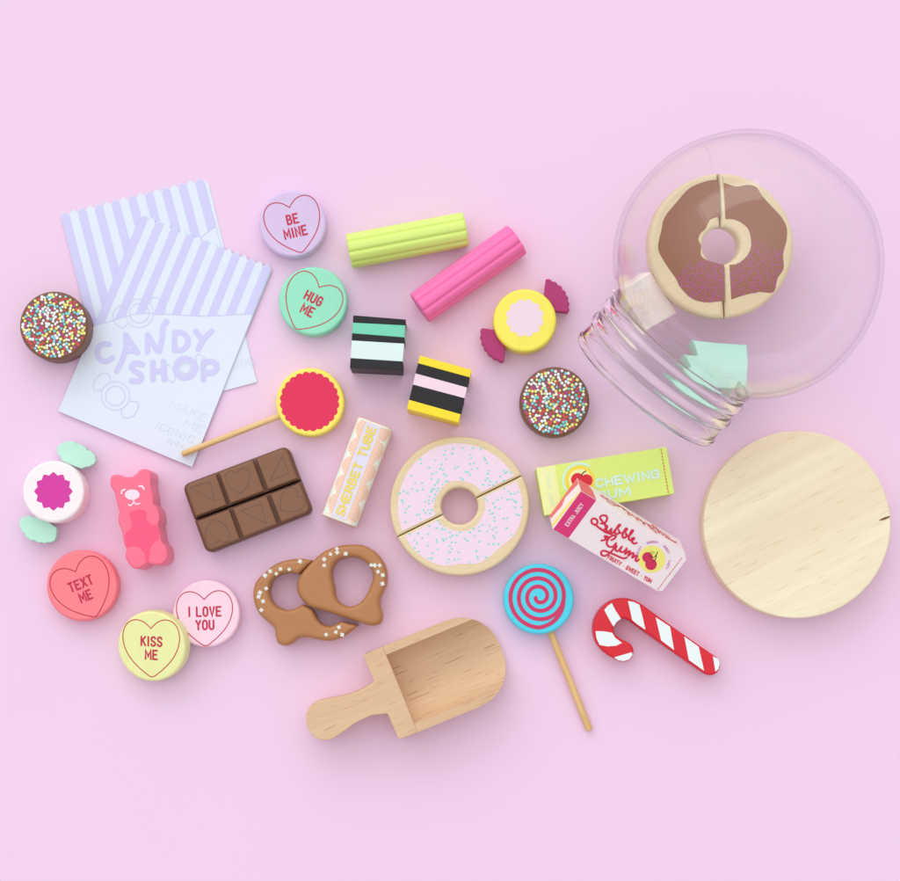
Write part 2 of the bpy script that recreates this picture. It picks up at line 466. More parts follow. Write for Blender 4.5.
freckle('brown sprinkle-topped disc below the yellow wrapped candy', 554.7, 401.6, 34.8, 26)

# ------------------------------------------------------------------ lollipops
stickw = wood('birch_stick', (238, 202, 146), (228, 186, 126), (190, 140, 90), .3, 200, .2)
t = Thing('lollipop', 'round yellow lollipop with a red scalloped centre, stick resting on the paper bag', 'lollipop', 310, 403, 'lollipops on wooden sticks')
t.add('stick', rod(W(285, 413.8, 11), W(182, 454.3, 9.5), 3.0), stickw)
t.add('candy_disc', prism(flat(20), [circle(310.2, 402, 34.2)], 20, 2.5, 5), paint('paint_butter', (252, 232, 100), rough=.4))
t.add('red_centre', decal(flat(20), [star(309.6, 401.5, 29.9, 1.7, 24, 'bump')]), ink('ink_crimson', (226, 34, 84)))
t = Thing('lollipop', 'round aqua lollipop with a crimson spiral', 'lollipop', 539, 600, 'lollipops on wooden sticks')
t.add('stick', rod(W(549, 628, 10), W(589.5, 730, 4), 3.4), wood('birch_stick_steep', (236, 198, 140), (226, 184, 122), (190, 140, 90), -1.2, 200, .2))
t.add('candy_disc', prism(flat(20), [circle(538.7, 598.9, 35.2)], 20, 2.2, 5), paint('paint_aqua', (76, 212, 234), rough=.4))
sp = []
for k in range(0, 221):
    tt = -.2+3.42*k/220
    r = 64+92*tt
    if tt < 0: r = 64+110*tt
    if tt > 3.0: r = 340-(tt-3.0)/.22*70
    a = math.pi/2-2*math.pi*tt
    sp.append((500+(432+r*math.cos(a))/11.01, 560+(402+r*math.sin(a))/11.01))
t.add('spiral', ribbons(flat(20), [sp], 3.9, .15), ink('ink_spiral', (206, 46, 100)))

# ------------------------------------------------------------------ chocolate bar
cb = paint('paint_milk_chocolate', (134, 92, 66), rough=.5, bump=.1, var=.04)
cbd = paint('paint_dark_groove', (116, 79, 62), rough=.55)
t = Thing('chocolate_bar', 'brown toy chocolate bar split lengthwise into two rows of three squares', 'chocolate bar', 247, 500)
ZB = lambda pts: Z(170, 430, 6, pts)
def bil(q, u, v):
    return tuple((q[0][k]*(1-u)+q[1][k]*u)*(1-v)+(q[3][k]*(1-u)+q[2][k]*u)*v for k in (0, 1))
for q, rr, us, mot, dm in (
        (ZB([(72, 330), (705, 92), (782, 297), (145, 535)]), [8, 8, 0, 0], ((0, .315), (.345, .665), (.7, 1)), ('tri', 'heart', 'tri2'), 18),
        (ZB([(147, 543), (786, 305), (858, 490), (220, 743)]), [0, 0, 8, 8], ((0, .318), (.352, .67), (.705, 1)), ('heart_up', 'tri', 'heart_side'), 0)):
    half = t.add('chocolate_half', prism(flat(24), [rounded(q, rr)], 24, 1.8, 3), cbd)
    pl = flat(30)
    for k, ((u0, u1), m) in enumerate(zip(us, mot)):
        e0 = .02 if k == 0 else 0; e1 = .02 if k == 2 else 0
        v0, v1 = .045, .95
        qq = [bil(q, u0+e0, v0), bil(q, u1-e1, v0), bil(q, u1-e1, v1), bil(q, u0+e0, v1)]
        ra = [rr[0]-1 if k == 0 else 0, rr[1]-1 if k == 2 else 0, rr[2]-1 if k == 2 else 0, rr[3]-1 if k == 0 else 0]
        ra = [max(0, x) for x in ra]
        sq = t.add('chocolate_square', prism(pl, [rounded(qq, ra)], 7, 1.9, 3), cb, half)
        c = bil(q, (u0+u1)/2, .47)
        if m == 'tri': L = [[ZB([p])[0] for p in ps] for ps in ([(120, 345), (240, 310), (268, 425), (120, 345)],)] if rr[0] > 5 else [ZB([(425, 485), (545, 443), (575, 560), (425, 485)])]
        elif m == 'tri2': L = [ZB([(600, 305), (675, 155), (712, 262), (600, 305)])]
        elif m == 'heart': L = [heart(*ZB([(410, 305)])[0], 23.5, 12)]
        elif m == 'heart_up': L = [heart(*ZB([(280, 612)])[0], 24, 192)]
        else: L = [heart(*ZB([(725, 430)])[0], 24, -50)]
        t.add('engraving', ribbons(pl, L, .75, .12), cbd, sq)

# ------------------------------------------------------------------ sherbet tube
t = Thing('sherbet_tube', 'peach patterned sherbet tube with a yellow-lettered band', 'toy candy', 340, 472)
hh = 17.0; A = W(375, 422.0, hh*2); B = W(338.2, 521.0, hh*2)
dd = (B-A); dd.z = 0; Ln = dd.length; dd.normalize(); sd = Vector((-dd.y, dd.x, 0))   # sd points right/up across the tube
HW = 18.4; RC = 9.5
def sect_pt(s):                                  # s = distance round the section from the middle of the top
    sg = 1 if s >= 0 else -1; s = abs(s); f = HW-RC; q = math.pi/2*RC
    if s <= f: return sg*s, hh, 0, 1
    if s <= f+q:
        a = (s-f)/RC; return sg*(f+RC*math.sin(a)), hh-RC+RC*math.cos(a), sg*math.sin(a), math.cos(a)
    return sg*HW, hh-RC-(s-f-q), sg, 0
def tube_pt(l, s, up):
    y, z, ny, nz = sect_pt(s)
    return Vector((A.x, A.y, hh)) + dd*l + sd*(y+ny*up) + Vector((0, 0, z+nz*up))
sect = [(HW*0+x, y) for x, y in rounded([(HW, hh), (-HW, hh), (-HW, -hh), (HW, -hh)], RC*1.25, 8)]
t.add('tube', sweep(Vector((A.x, A.y, hh)), Vector((B.x, B.y, hh)), sect, ((0, .95), (.008, 1), (.992, 1), (1, .95))), paint('paint_peach', (238, 202, 178)))
bm = bmesh.new()
def wrap_poly(bm, L, up):
    vs = [bm.verts.new(tube_pt(l, s, up)) for l, s in L]; return bm.faces.new(vs)
def wrap_strip(bm, l0, l1, s0f, s1f, up, nl=1, ns=8):
    G = []
    for i in range(nl+1):
        l = l0+(l1-l0)*i/nl; a, b = s0f(l), s1f(l)
        G.append([bm.verts.new(tube_pt(l, a+(b-a)*j/ns, up)) for j in range(ns+1)])
    for i in range(nl):
        for j in range(ns): bm.faces.new((G[i][j], G[i+1][j], G[i+1][j+1], G[i][j+1]))
wrap_strip(bm, 1, Ln-1, lambda l: -19, lambda l: 22, .15, 1, 40)
t.add('paper_label', bm, paint('label_mint_white', (236, 241, 230)))
bm = bmesh.new()
sc1 = lambda l: 12.5+7.5*abs(math.sin(math.pi*(l/21.5+.25)))**.8
sc0 = lambda l: -11-6*abs(math.sin(math.pi*(l/19.5)))**.8
wrap_strip(bm, 2.5, Ln-2.5, sc0, sc1, .3, 150, 26)
lab = t.add('scalloped_panel', bm, paint('label_peach_pale', (250, 222, 204)))
bm = bmesh.new(); l = 3.5
while l < Ln-4:
    s = -17.0
    while s < 20:
        if sc0(l)+1 < s < sc1(l)-1: wrap_poly(bm, [(l-.62, s-.55), (l+.62, s-.55), (l+.62, s+.55), (l-.62, s+.55)], .42)
        s += 1.95
    l += 2.1
t.add('dot_pattern', bm, ink('ink_orange', (236, 172, 138)))
bm = bmesh.new(); wrap_strip(bm, 3, Ln-3, lambda l: -8.2, lambda l: 7.0, .55, 1, 12)
t.add('name_band', bm, paint('label_lilac', (226, 220, 238)))
# lettering runs from the lower-left end up to the top-right end
F = Matrix.Translation((B.x, B.y, 2*hh)) @ Matrix(((-dd.x, -sd.x*-1, 0, 0), (-dd.y, -sd.y*-1, 0, 0), (0, 0, 1, 0), (0, 0, 0, 1)))
F = Matrix.Translation((B.x, B.y, 2*hh)) @ Matrix((( -dd.x, dd.y, 0, 0), (-dd.y, -dd.x, 0, 0), (0, 0, 1, 0), (0, 0, 0, 1)))
class Local(Plane):
    def p(s, x, y): return (x, -y)
t.add('lettering', ribbons(Local(F), text('SHERBET TUBE', Ln/2, -.6*1, 7.6, 5.3, 2.75, 0), 2.0, .7), ink('ink_yellow', (240, 214, 96)))

# ------------------------------------------------------------------ bear
t = Thing('toy_bear', 'hot pink gummy bear block', 'toy bear', 146, 522)
ZR = lambda pts: Z(90, 460, 7.34, pts)
out = [(147, 150), (152, 125), (172, 109), (215, 108), (265, 124), (310, 120), (342, 98), (365, 73), (405, 64), (438, 80), (452, 118), (448, 170), (452, 205), (464, 250), (470, 300), (470, 325), (492, 348), (510, 390), (515, 440), (503, 482), (517, 530), (530, 600), (558, 632), (572, 690), (560, 740), (520, 768), (470, 770), (430, 758), (405, 772), (368, 795), (320, 795), (278, 752), (258, 700), (264, 655), (246, 600), (236, 530), (224, 500), (205, 450), (208, 400), (214, 382), (205, 345), (190, 290), (180, 238), (162, 210), (150, 185)]
bp = paint('paint_bear', (250, 114, 142), rough=.33)
t.add('body', prism(flat(46), [smooth(ZR(out), 4)], 46, 2.2, 4), bp)
bel = [(290, 395), (325, 370), (380, 365), (415, 385), (416, 430), (440, 465), (490, 482), (507, 520), (505, 580), (470, 605), (440, 660), (432, 742), (405, 735), (400, 690), (370, 650), (320, 630), (272, 640), (262, 600), (260, 540), (295, 510), (308, 470), (300, 430)]
t.add('belly', decal(flat(46), [smooth(ZR(bel), 4)]), ink('ink_belly', (252, 86, 126)))
wi = ink('ink_soft_white', (250, 222, 234))
t.add('snout', decal(flat(46), [circle(*ZR([(310, 254)])[0], 7.4, 40, 5.2)], .15), wi)
t.add('eye', ribbons(flat(46), [smooth(ZR([(232, 246), (234, 228), (256, 216)]), 5, False)], 1.7), wi)
t.add('eye', ribbons(flat(46), [smooth(ZR([(362, 192), (382, 192), (396, 212)]), 5, False)], 1.7), wi)
t.add('mouth', ribbons(flat(46), [ZR([(318, 285), (322, 315)]), smooth(ZR([(282, 328), (298, 334), (322, 314), (342, 324), (366, 318)]), 5, False)], 1.3, .25), wi)

# ------------------------------------------------------------------ pretzel
t = Thing('toy_pretzel', 'caramel brown pretzel in two interlocking pieces with white flecks', 'pretzel', 318, 594)
ZP = lambda pts: Z(240, 530, 6, pts)
car = paint('paint_caramel', (180, 124, 78), rough=.36, bump=.08, var=.05)
sw = ink('ink_fleck', (226, 228, 220))
Ro = [(340, 330), (346, 300), (375, 250), (430, 190), (500, 130), (580, 97), (670, 86), (750, 95), (820, 138), (865, 200), (882, 260), (880, 320), (860, 370), (842, 412), (842, 460), (855, 510), (848, 550), (820, 570), (770, 572), (720, 555), (640, 530), (520, 490), (430, 465), (375, 425), (345, 375)]
Rh = [(552, 240), (580, 188), (640, 163), (700, 166), (750, 190), (785, 230), (798, 280), (780, 340), (750, 400), (710, 442), (655, 458), (605, 440), (573, 400), (565, 340), (553, 290)]
salt_r = [(505, 175), (505, 212), (543, 145), (583, 134), (581, 112), (634, 142), (787, 210), (808, 212), (838, 212), (828, 250), (857, 270), (855, 322)]
salt_l = [(150, 273), (181, 247), (218, 262), (243, 233), (295, 236), (360, 188), (157, 350), (120, 375), (112, 400), (138, 427), (128, 480), (517, 627), (575, 612), (593, 583), (613, 628)]
Lo = smooth([(370, 170), (290, 178), (210, 205), (140, 260), (95, 310), (78, 370), (85, 440), (120, 510), (170, 555), (205, 592), (212, 640), (228, 680), (270, 695), (312, 680), (345, 652), (400, 645), (470, 658), (540, 665), (610, 645), (670, 605)], 4, False)
Li = smooth([(655, 562), (610, 548), (580, 562), (540, 576), (500, 570), (470, 545), (448, 508), (432, 478)], 4, False)
Lh = smooth([(372, 446), (345, 463), (300, 478), (250, 473), (205, 445), (178, 400), (176, 350), (195, 300), (235, 270), (290, 258), (350, 264)], 4, False)
Lpoly = [(436, 182)]+Lo+[(708, 572)]+Li+Lh+[(372, 246)]
def cross(x, y, s, a):
    k = .42; P = [(-k, -1), (k, -1), (k, -k), (1, -k), (1, k), (k, k), (k, 1), (-k, 1), (-k, k), (-1, k), (-1, -k), (-k, -k)]
    return [(x+s*(u*math.cos(a)-v*math.sin(a)), y+s*(u*math.sin(a)+v*math.cos(a))) for u, v in P]
def crosses(pl, pts, up=.15):
    return merge([decal(pl, [cross(x, y, random.uniform(1.8, 2.3), random.uniform(0, 1.5))], up+.01*i) for i, (x, y) in enumerate(pts)])
a = t.add('pretzel_half', pillow(flat(26), [ZP(Lpoly)], 26, 4.6), car)
for i, p_ in enumerate(ZP(salt_l)): t.add('salt_fleck', crosses(flat(26), [p_], .1), sw, a)
b = t.add('pretzel_half', pillow(flat(28), [smooth(ZP(Ro), 5), smooth(ZP(Rh), 5)], 28, 5.2), car)
for i, p_ in enumerate(ZP(salt_r)): t.add('salt_fleck', crosses(flat(28), [p_], .1+.01*i), sw, b)

# ------------------------------------------------------------------ donuts
bis = wood('biscuit_wood', (236, 216, 178), (230, 207, 166), (205, 170, 124), .4, 50, .1, .5, .1)
def halfring(cx, cy, ro, holes, deg, gap, side):
    """half of a ring cut along deg; holes = (rx, ry)"""
    a = math.radians(deg); ux, uy = math.cos(a), -math.sin(a); nx, ny = uy*side*-1, ux*side
    f = lambda u, v: (cx+ux*u+nx*v, cy+uy*u+ny*v)
    g = gap/2
    L = []; a0 = math.asin(g/ro); b0 = math.asin(g/holes)
    for k in range(61):
        th = a0+(math.pi-2*a0)*k/60; L.append(f(ro*math.cos(th), ro*math.sin(th)))
    for k in range(33):
        th = math.pi-b0-(math.pi-2*b0)*k/32; L.append(f(holes*math.cos(th), holes*math.sin(th)))
    n = len(L); rad = [0]*n
    for i in (0, 60, 61, n-1): rad[i] = .5
    return L
t = Thing('toy_donut', 'pale pink iced donut with mint flecks, halved', 'donut', 459, 507, 'halved wooden donuts')
def half_iced(L, cx, cy, fo, fi, deg, gap, side):
    pass
c0 = (459.6, 506.0); cd = 26.2; hc = (458.4, 504.8)
for side in (1, -1):
    L = halfring(*c0, 69.6, 18.4, cd, .9, side)
    hf = t.add('donut_half', prism(flat(28), [L], 28, 2.8, 5), bis)
    # icing
    a = math.radians(cd); ux, uy = math.cos(a), -math.sin(a); nx, ny = -uy*side, ux*side
    P = []
    for k in range(81):
        th = .045+(math.pi-.09)*k/80
        x, y = math.cos(th), math.sin(th)
        wx, wy = ux*x+nx*y, uy*x+ny*y; wa = math.degrees(math.atan2(wy, wx))
        r = 62.3+.7*math.sin(3*math.radians(wa)+1)
        r -= 4.2*math.exp(-((wa-48)/17)**2)+4.0*math.exp(-((wa-88)/13)**2)
        P.append((c0[0]+wx*r, c0[1]+wy*r))
    for k in range(41):
        th = math.pi-.11-(math.pi-.22)*k/40
        r = 25.3+.5*math.sin(5*th)
        x, y = r*math.cos(th), r*math.sin(th)
        P.append((c0[0]+ux*x+nx*y, c0[1]+uy*x+ny*y))
    t.add('icing', decal(flat(28), [P], .12), ink('ink_icing_pink', (240, 214, 230)), hf)
    fl = []
    while len(fl) < 92:
        th = random.uniform(0, 6.2832); r = 26+36*random.random()**1.15
        q = (c0[0]+r*math.cos(th), c0[1]+r*math.sin(th))
        if inside(q, P) and all((q[0]-z[0])**2+(q[1]-z[1])**2 > 4 for z in fl): fl.append(q)
    t.add('sprinkles', decals(flat(28), [circle(x, y, random.uniform(.95, 1.4), 6, random.uniform(.85, 1.3)) for x, y in fl], .2), ink('ink_mint', (132, 224, 204)), hf)

# chocolate donut in the jar, slightly tipped by the curved glass
TOPZ = 76; cpx, cpy = 721.5, 246.0
Tc = W(cpx, cpy, TOPZ); tip = math.radians(7)
nrm = Vector((.5*math.sin(tip), -.86*math.sin(tip), math.cos(tip))).normalized()
xa = Vector((1, 0, 0)); xa = (xa-nrm*xa.dot(nrm)).normalized(); ya = nrm.cross(xa)
def frame(o, x, y, n):
    return Matrix(((x.x, y.x, n.x, o.x), (x.y, y.y, n.y, o.y), (x.z, y.z, n.z, o.z), (0, 0, 0, 1)))
PD = Plane(frame(Tc, xa, ya, nrm))
t = Thing('toy_donut', 'chocolate iced donut inside the glass jar', 'donut', 724, 250, 'halved wooden donuts', h=40)
ZD = lambda pts: Z(640, 160, 5, pts)
chd = ink('ink_choc_icing', (152, 92, 62)); plum = ink('ink_plum', (190, 70, 160))
IL = [(392, 106), (330, 115), (250, 150), (190, 215), (130, 290), (115, 350), (98, 440), (130, 510), (185, 590), (205, 630), (260, 685), (330, 705), (420, 698)]
IL2 = [(420, 522), (370, 510), (320, 490), (305, 465), (308, 430), (295, 400), (305, 370), (330, 345), (350, 305), (385, 290), (401, 290)]
IR = [(418, 122), (480, 140), (540, 132), (580, 145), (605, 185), (650, 235), (700, 290), (725, 340), (725, 400), (708, 470), (710, 540), (680, 590), (660, 655), (590, 655), (520, 670), (455, 692)]
IR2 = [(446, 522), (490, 515), (530, 480), (550, 440), (550, 390), (535, 345), (500, 315), (460, 300), (427, 300)]
for side, o1, o2 in ((1, IL, IL2), (-1, IR, IR2)):
    L = halfring(cpx, cpy, 72.3, 18.8, -87.4, 1.3, -side)
    hf = t.add('donut_half', prism(PD, [L], 27, 4.0, 5), bis)
    P = smooth(ZD(o1), 5, False)+smooth(ZD(o2), 5, False)
    P = [(cpx+(x-cpx)*1.025, cpy+(y-cpy)*1.025) for x, y in P]
    t.add('icing', decal(PD, [P], .12), chd, hf)
    fl = []; tr = 0
    while len(fl) < 190 and tr < 20000:
        tr += 1
        q = (random.uniform(655, 790), random.uniform(240, 305))
        zx, zy = (q[0]-640)*5, (q[1]-160)*5
        ok = zy > (500 if zx < 430 else 430)+25*math.sin(zx*.03)
        if zx < 260 and zy < 500+(260-zx)*1.2: ok = False
        if ok and inside(q, P) and all((q[0]-z[0])**2+(q[1]-z[1])**2 > 3.6 for z in fl): fl.append(q)
    t.add('sprinkles', decals(PD, [circle(x, y, random.uniform(.7, 1.0), 6, random.uniform(.7, 1.0)) for x, y in fl], .2), plum, hf)

# ------------------------------------------------------------------ gum boxes
TH = 33
limeb = paint('card_lime', (222, 240, 124), rough=.45, bump=.03, var=.02)
limep = paint('card_pale_yellow', (240, 242, 172), rough=.45, bump=.03, var=.02)
icei = ink('ink_ice', (214, 242, 226))
t = Thing('gum_box', 'lime green box reading CHEWING GUM, flat on the table', 'gum box', 605, 483, 'toy gum boxes')
ZG = lambda pts: Z(520, 430, 5, pts)
q = ZG([(80, 190), (733, 84), (772, 318), (122, 428)]); pg = flat(TH)
t.add('carton', prism(pg, [rounded(q, .8, 3)], TH, .6, 3), limeb)
t.add('end_panel', decal(pg, [[bil(q, .004, .01), bil(q, .142, .01), bil(q, .142, .99), bil(q, .004, .99)]], .12), limep)
ga = math.degrees(math.atan2(104, 653))
t.add('end_lettering', ribbons(pg, text('EXTRA JUICY', *bil(q, .075, .5), 3.4, 2.3, 1.0, ga-90), .8, .3), ink('ink_faint', (226, 244, 206)))
e = ZG([(300, 252)])[0]
em = t.add('emblem', decal(pg, [circle(*e, 14.5, 60)], .12), ink('ink_gold', (250, 218, 66)))
t.add('emblem_ring', ribbons(pg, [arc(*e, 16.9, 16.9, 120, 300, 40)], 2.1, .2), icei, em)
t.add('emblem_centre', decal(pg, [circle(*e, 11.5, 60)], .22), limep, em)
t.add('cherries', merge([decal(pg, [circle(*ZG([(288, 248)])[0], 6.6, 30)], .32), decal(pg, [circle(*ZG([(332, 252)])[0], 6.2, 30)], .34)]), ink('ink_cherry', (220, 24, 52)), em)
t.add('cherry_stem', ribbons(pg, [smooth(ZG([(308, 228), (314, 215), (328, 206)]), 4, False)], 1.0, .5), ink('ink_stem', (70, 50, 30)), em)
t.add('lettering', ribbons(pg, text('CHEWING', *ZG([(537, 243)])[0], 7.6, 6.6, 3.0, ga) + text('GUM', *ZG([(468, 318)])[0], 7.6, 7.6, 3.4, ga), 2.2, .3), icei)
dash = []
for k in range(14):
    a0 = bil(q, .955, .03+k*.069); a1 = bil(q, .955, .03+k*.069+.035); dash.append([a0, a1])
t.add('dashed_line', ribbons(pg, dash, .8, .25), ink('ink_dash_red', (214, 70, 60)))

# pink-white carton leaning on the lime one
th = math.radians(26); hn = Vector((.14, -.99, 0)).normalized()
nb = Vector((hn.x*math.sin(th), hn.y*math.sin(th), math.cos(th)))
def lift(v):                                    # a horizontal move, carried into the tilted face
    v = Vector((v[0], v[1], 0)); v.z = -(nb.x*v.x+nb.y*v.y)/nb.z; return v
bl = lift((93, -53)).normalized()
al = nb.cross(bl)                               # across the face, towards the lime box
Z0 = 55
BLc = W(553, 529.4, Z0)
k = 1-Z0/H
LB = 130.0; WB = 47.5
Mb = frame(BLc, bl, al, nb); PB = Plane(Mb)
# slide down until its lowest corner touches the table
low = min((BLc + bl*LB*u + al*WB*v - nb*TH).z for u in (0, 1) for v in (0, 1))
t = Thing('gum_box', 'white and magenta box reading Bubble Gum, leaning on the lime box', 'gum box', 620, 545, 'toy gum boxes')
sh = -low/(1 - 0.0)
if abs(sh) > 0.01:
    Z0 += sh; BLc = W(553, 529.4, Z0); Mb = frame(BLc, bl, al, nb); PB = Plane(Mb)
rose = paint('card_rose_white', (253, 238, 240), rough=.45, bump=.03, var=.02)
magc = paint('card_magenta', (228, 56, 124), rough=.45, bump=.03, var=.03)
corc = paint('card_coral', (240, 104, 116), rough=.45, bump=.03, var=.03)
def boxm(M, x0, x1, y0, y1, z0, z1, bev=.5):
    bm = bmesh.new()
    vs = [bm.verts.new((x, y, z)) for x in (x0, x1) for y in (y0, y1) for z in (z0, z1)]
    for f in ((0, 1, 3, 2), (4, 6, 7, 5), (0, 4, 5, 1), (2, 3, 7, 6), (0, 2, 6, 4), (1, 5, 7, 3)): bm.faces.new([vs[i] for i in f])
    bmesh.ops.recalc_face_normals(bm, faces=bm.faces)
    if bev: bmesh.ops.bevel(bm, geom=list(bm.edges), offset=bev, segments=3, affect='EDGES', profile=.5)
    bm.transform(M); return bm
# carton body with one clipped far corner
K = [(0, 0), (LB-4, 0), (LB, 3), (LB, WB-5), (LB-5, WB), (0, WB)]
bm = fill([[(x, y) for x, y in K]], TH, .5, 3); bm.transform(Mb)
body = t.add('carton', bm, rose)
class InPlane(Plane):
    def p(s, x, y): return (x, y)
IP = InPlane(Mb)
FL = 18
t.add('magenta_flap', decal(IP, [[(-.0, .3), (FL, .3), (FL, WB-.3), (.0, WB-.3)]], .15), magc)
t.add('flap_lettering', ribbons(IP, [[(8.6-(yy-0), xx) for xx, yy in st] for st in [[(x, -y) for x, y in s_] for s_ in text('EXTRA JUICY', WB/2, 0, 3.8, 1.75, .95, 0)]], .75, .35), ink('ink_flap', (255, 226, 236)))
# long side facing up the picture
Ms = frame(BLc+al*WB, bl, -nb, al); IS = InPlane(Ms)
t.add('coral_flap', decal(IS, [[(0, .3), (FL, .3), (FL-1, TH*.62), (FL-5, TH*.97), (0, TH*.97)]], .15), corc)
# short end, open: yellow and coral slips show in the mouth
Me = frame(BLc, -nb, al, -bl); IE = InPlane(Me)
t.add('yellow_slip', decal(IE, [[(4, .6), (12, .6), (9, WB*.55), (3, WB-.6), (0.6, WB-.6)]], .15), paint('card_yellow', (250, 240, 120)))
t.add('coral_slip', decal(IE, [[(25, .6), (TH-.4, .6), (TH-.4, WB-.6), (19, WB-.6), (27, WB*.55), (20, WB*.4)]], .15), corc)
# script lettering traced as brush strokes
ZS = lambda pts: Z(580, 490, 7.5, pts)
B_ = [
 [(195, 290), (188, 262), (160, 225), (150, 205), (165, 190), (195, 193), (203, 215), (190, 240), (160, 250), (185, 252), (195, 275), (178, 300), (150, 288), (118, 262), (92, 250), (85, 228), (100, 212), (125, 222), (130, 245), (112, 262)],
 [(150, 285), (190, 315), (235, 330)],
 [(205, 270), (198, 300), (215, 312), (235, 290), (232, 315), (245, 322), (262, 300), (300, 265), (290, 262), (262, 310), (275, 330), (295, 318), (290, 300), (300, 320), (320, 320), (348, 300), (352, 290), (340, 290), (318, 340), (330, 358), (348, 345), (345, 325), (358, 345), (380, 330), (398, 305), (385, 305), (365, 360), (378, 375), (400, 372), (405, 358), (390, 362), (388, 385), (405, 400), (425, 395)],
 [(235, 375), (262, 360), (268, 345), (245, 340), (215, 362), (200, 395), (212, 420), (245, 425), (268, 400), (258, 430), (230, 465), (190, 492), (162, 485), (160, 462), (185, 455), (250, 480), (320, 510), (350, 505)],
 [(160, 378), (190, 372), (210, 352), (185, 345), (195, 365)],
 [(275, 420), (265, 445), (280, 458), (300, 440), (312, 425), (300, 455), (318, 465), (340, 450), (350, 440), (338, 478), (365, 458), (375, 462), (362, 490), (390, 472), (402, 478), (392, 505), (420, 490), (428, 498), (415, 520), (425, 532), (440, 520)]]
scr = ink('ink_script', (222, 44, 78))
t.add('script_lettering', ribbons(PB, [smooth(ZS(s_), 5, False) for s_ in B_], 2.0, .3), scr)
t.add('small_lettering', ribbons(PB, text('FRUITY . SWEET . YUM', *ZS([(372, 592)])[0], 3.7, 1.75, 1.05, -29.5), .85, .3), scr)
em = t.add('emblem', decal(PB, [circle(*ZS([(538, 518)])[0], 13.6, 60)], .15), ink('ink_emblem_yellow', (255, 244, 130)))
t.add('cherries', merge([decal(PB, [circle(*ZS([(506, 504)])[0], 5.3, 30)], .3), decal(PB, [circle(*ZS([(532, 556)])[0], 5.8, 30)], .32)]), ink('ink_cherry_pink', (216, 44, 92)), em)
t.add('cherry_stem', ribbons(PB, [smooth(ZS([(515, 490), (545, 505), (568, 490), (582, 462)]), 4, False), smooth(ZS([(548, 540), (566, 515), (574, 480)]), 4, False)], .8, .35), ink('ink_stem', (70, 50, 30)), em)
t.add('leaf', decal(PB, [smooth(ZS([(520, 462), (545, 455), (566, 468), (548, 478)]), 4)], .33), ink('ink_leaf', (190, 224, 90)), em)
rng = []
ec = ZS([(548, 512)])[0]
for k, c in enumerate('JUICY . CHERRY . SWEET . TASTY'):
    a = math.radians(-165+k*6.9); x, y = ec[0]+16.5*math.cos(a), ec[1]+16.5*math.sin(a)
    rng += text(c, x, y, 2.0, 1.1, 0, -math.degrees(a)-90)
t.add('ring_lettering', ribbons(PB, rng, .45, .3), ink('ink_ring', (206, 96, 176)), em)
dash = []
for k in range(15):
    y0 = 2+k*2.75; dash.append([(LB-5.2, y0), (LB-5.2, y0+1.4)])
t.add('dashed_line', ribbons(IP, dash, .7, .25), scr)
# the same script on the long side
strokes = []
for s_ in B_:
    pts = [PB.p(*q_) for q_ in smooth(ZS(s_), 4, False)]
    strokes.append(pts)
side = []
for i, pts in enumerate(strokes):
    for_g = i >= 3
    o = []
    for x, y in pts:
        if not for_g: o.append((34+(x-32)*1.25, TH-4-(y-20)*.8))
        else: o.append((82+(x-44)*.78, TH-4-(y-2)*.8))
    side.append(o)
for o in side:
    for i, (x, y) in enumerate(o): o[i] = (x, max(1.5, min(TH-1.5, y)))
t.add('side_script', ribbons(IS, side, 1.35, .3), ink('ink_side_script', (232, 88, 92)))

# ------------------------------------------------------------------ candy cane
t = Thing('candy_cane', 'red and white striped candy cane', 'candy cane', 655, 635)
ZC = lambda pts: Z(480, 540, 3.462, pts)
cn = [(497, 386), (462, 368), (434, 338), (428, 296), (447, 258), (483, 237), (525, 243), (575, 277), (640, 324), (720, 380), (797, 433)]
cl = smooth([tuple(c) for c in ZC(cn)], 8, False)
def offset_outline(cl, r, cap=12):
    L, Rr = [], []
    for i, p in enumerate(cl):
        a = Vector(cl[max(i-1, 0)]); b = Vector(cl[min(i+1, len(cl)-1)]); d = (b-a).normalized(); n = Vector((-d.y, d.x))
        L.append(tuple(Vector(p)+n*r)); Rr.append(tuple(Vector(p)-n*r))
    d1 = (Vector(cl[-1])-Vector(cl[-2])).normalized(); d0 = (Vector(cl[0])-Vector(cl[1])).normalized()
    e = []; s = []
    for k in range(1, cap):
        a = math.pi/2-math.pi*k/cap
        n = Vector((-d1.y, d1.x)); e.append(tuple(Vector(cl[-1])+n*r*math.sin(a)+d1*r*math.cos(a)))
        n = Vector((-d0.y, d0.x)); s.append(tuple(Vector(cl[0])+n*r*math.sin(a)+d0*r*math.cos(a)))
    return L+e+Rr[::-1]+s
oc = offset_outline(cl, 10.2)
t.add('cane', prism(flat(24), [oc], 24, 2.2, 5), paint('paint_cane_red', (218, 26, 44), rough=.36))
st = [[(430, 242), (442, 228), (456, 218), (470, 245), (488, 272), (472, 284), (462, 300), (446, 272)],
      [(512, 211), (532, 214), (552, 224), (562, 262), (573, 311), (545, 292), (527, 277), (520, 245)],
      [(608, 267), (658, 300), (672, 381), (627, 347)], [(707, 334), (757, 369), (776, 453), (723, 415)],
      [(806, 402), (824, 411), (830, 427), (826, 446), (815, 456)],
      [(400, 315), (430, 316), (458, 321), (468, 338), (492, 356), (470, 366), (440, 368), (414, 363), (403, 340)],
      [(464, 406), (495, 397), (526, 388), (528, 398), (516, 413), (498, 419), (478, 415)]]
t.add('white_stripes', merge([decal(flat(24), [rounded(ZC(x), .4, 2)], .15+.01*i) for i, x in enumerate(st)]), ink('ink_white', (236, 244, 244)))

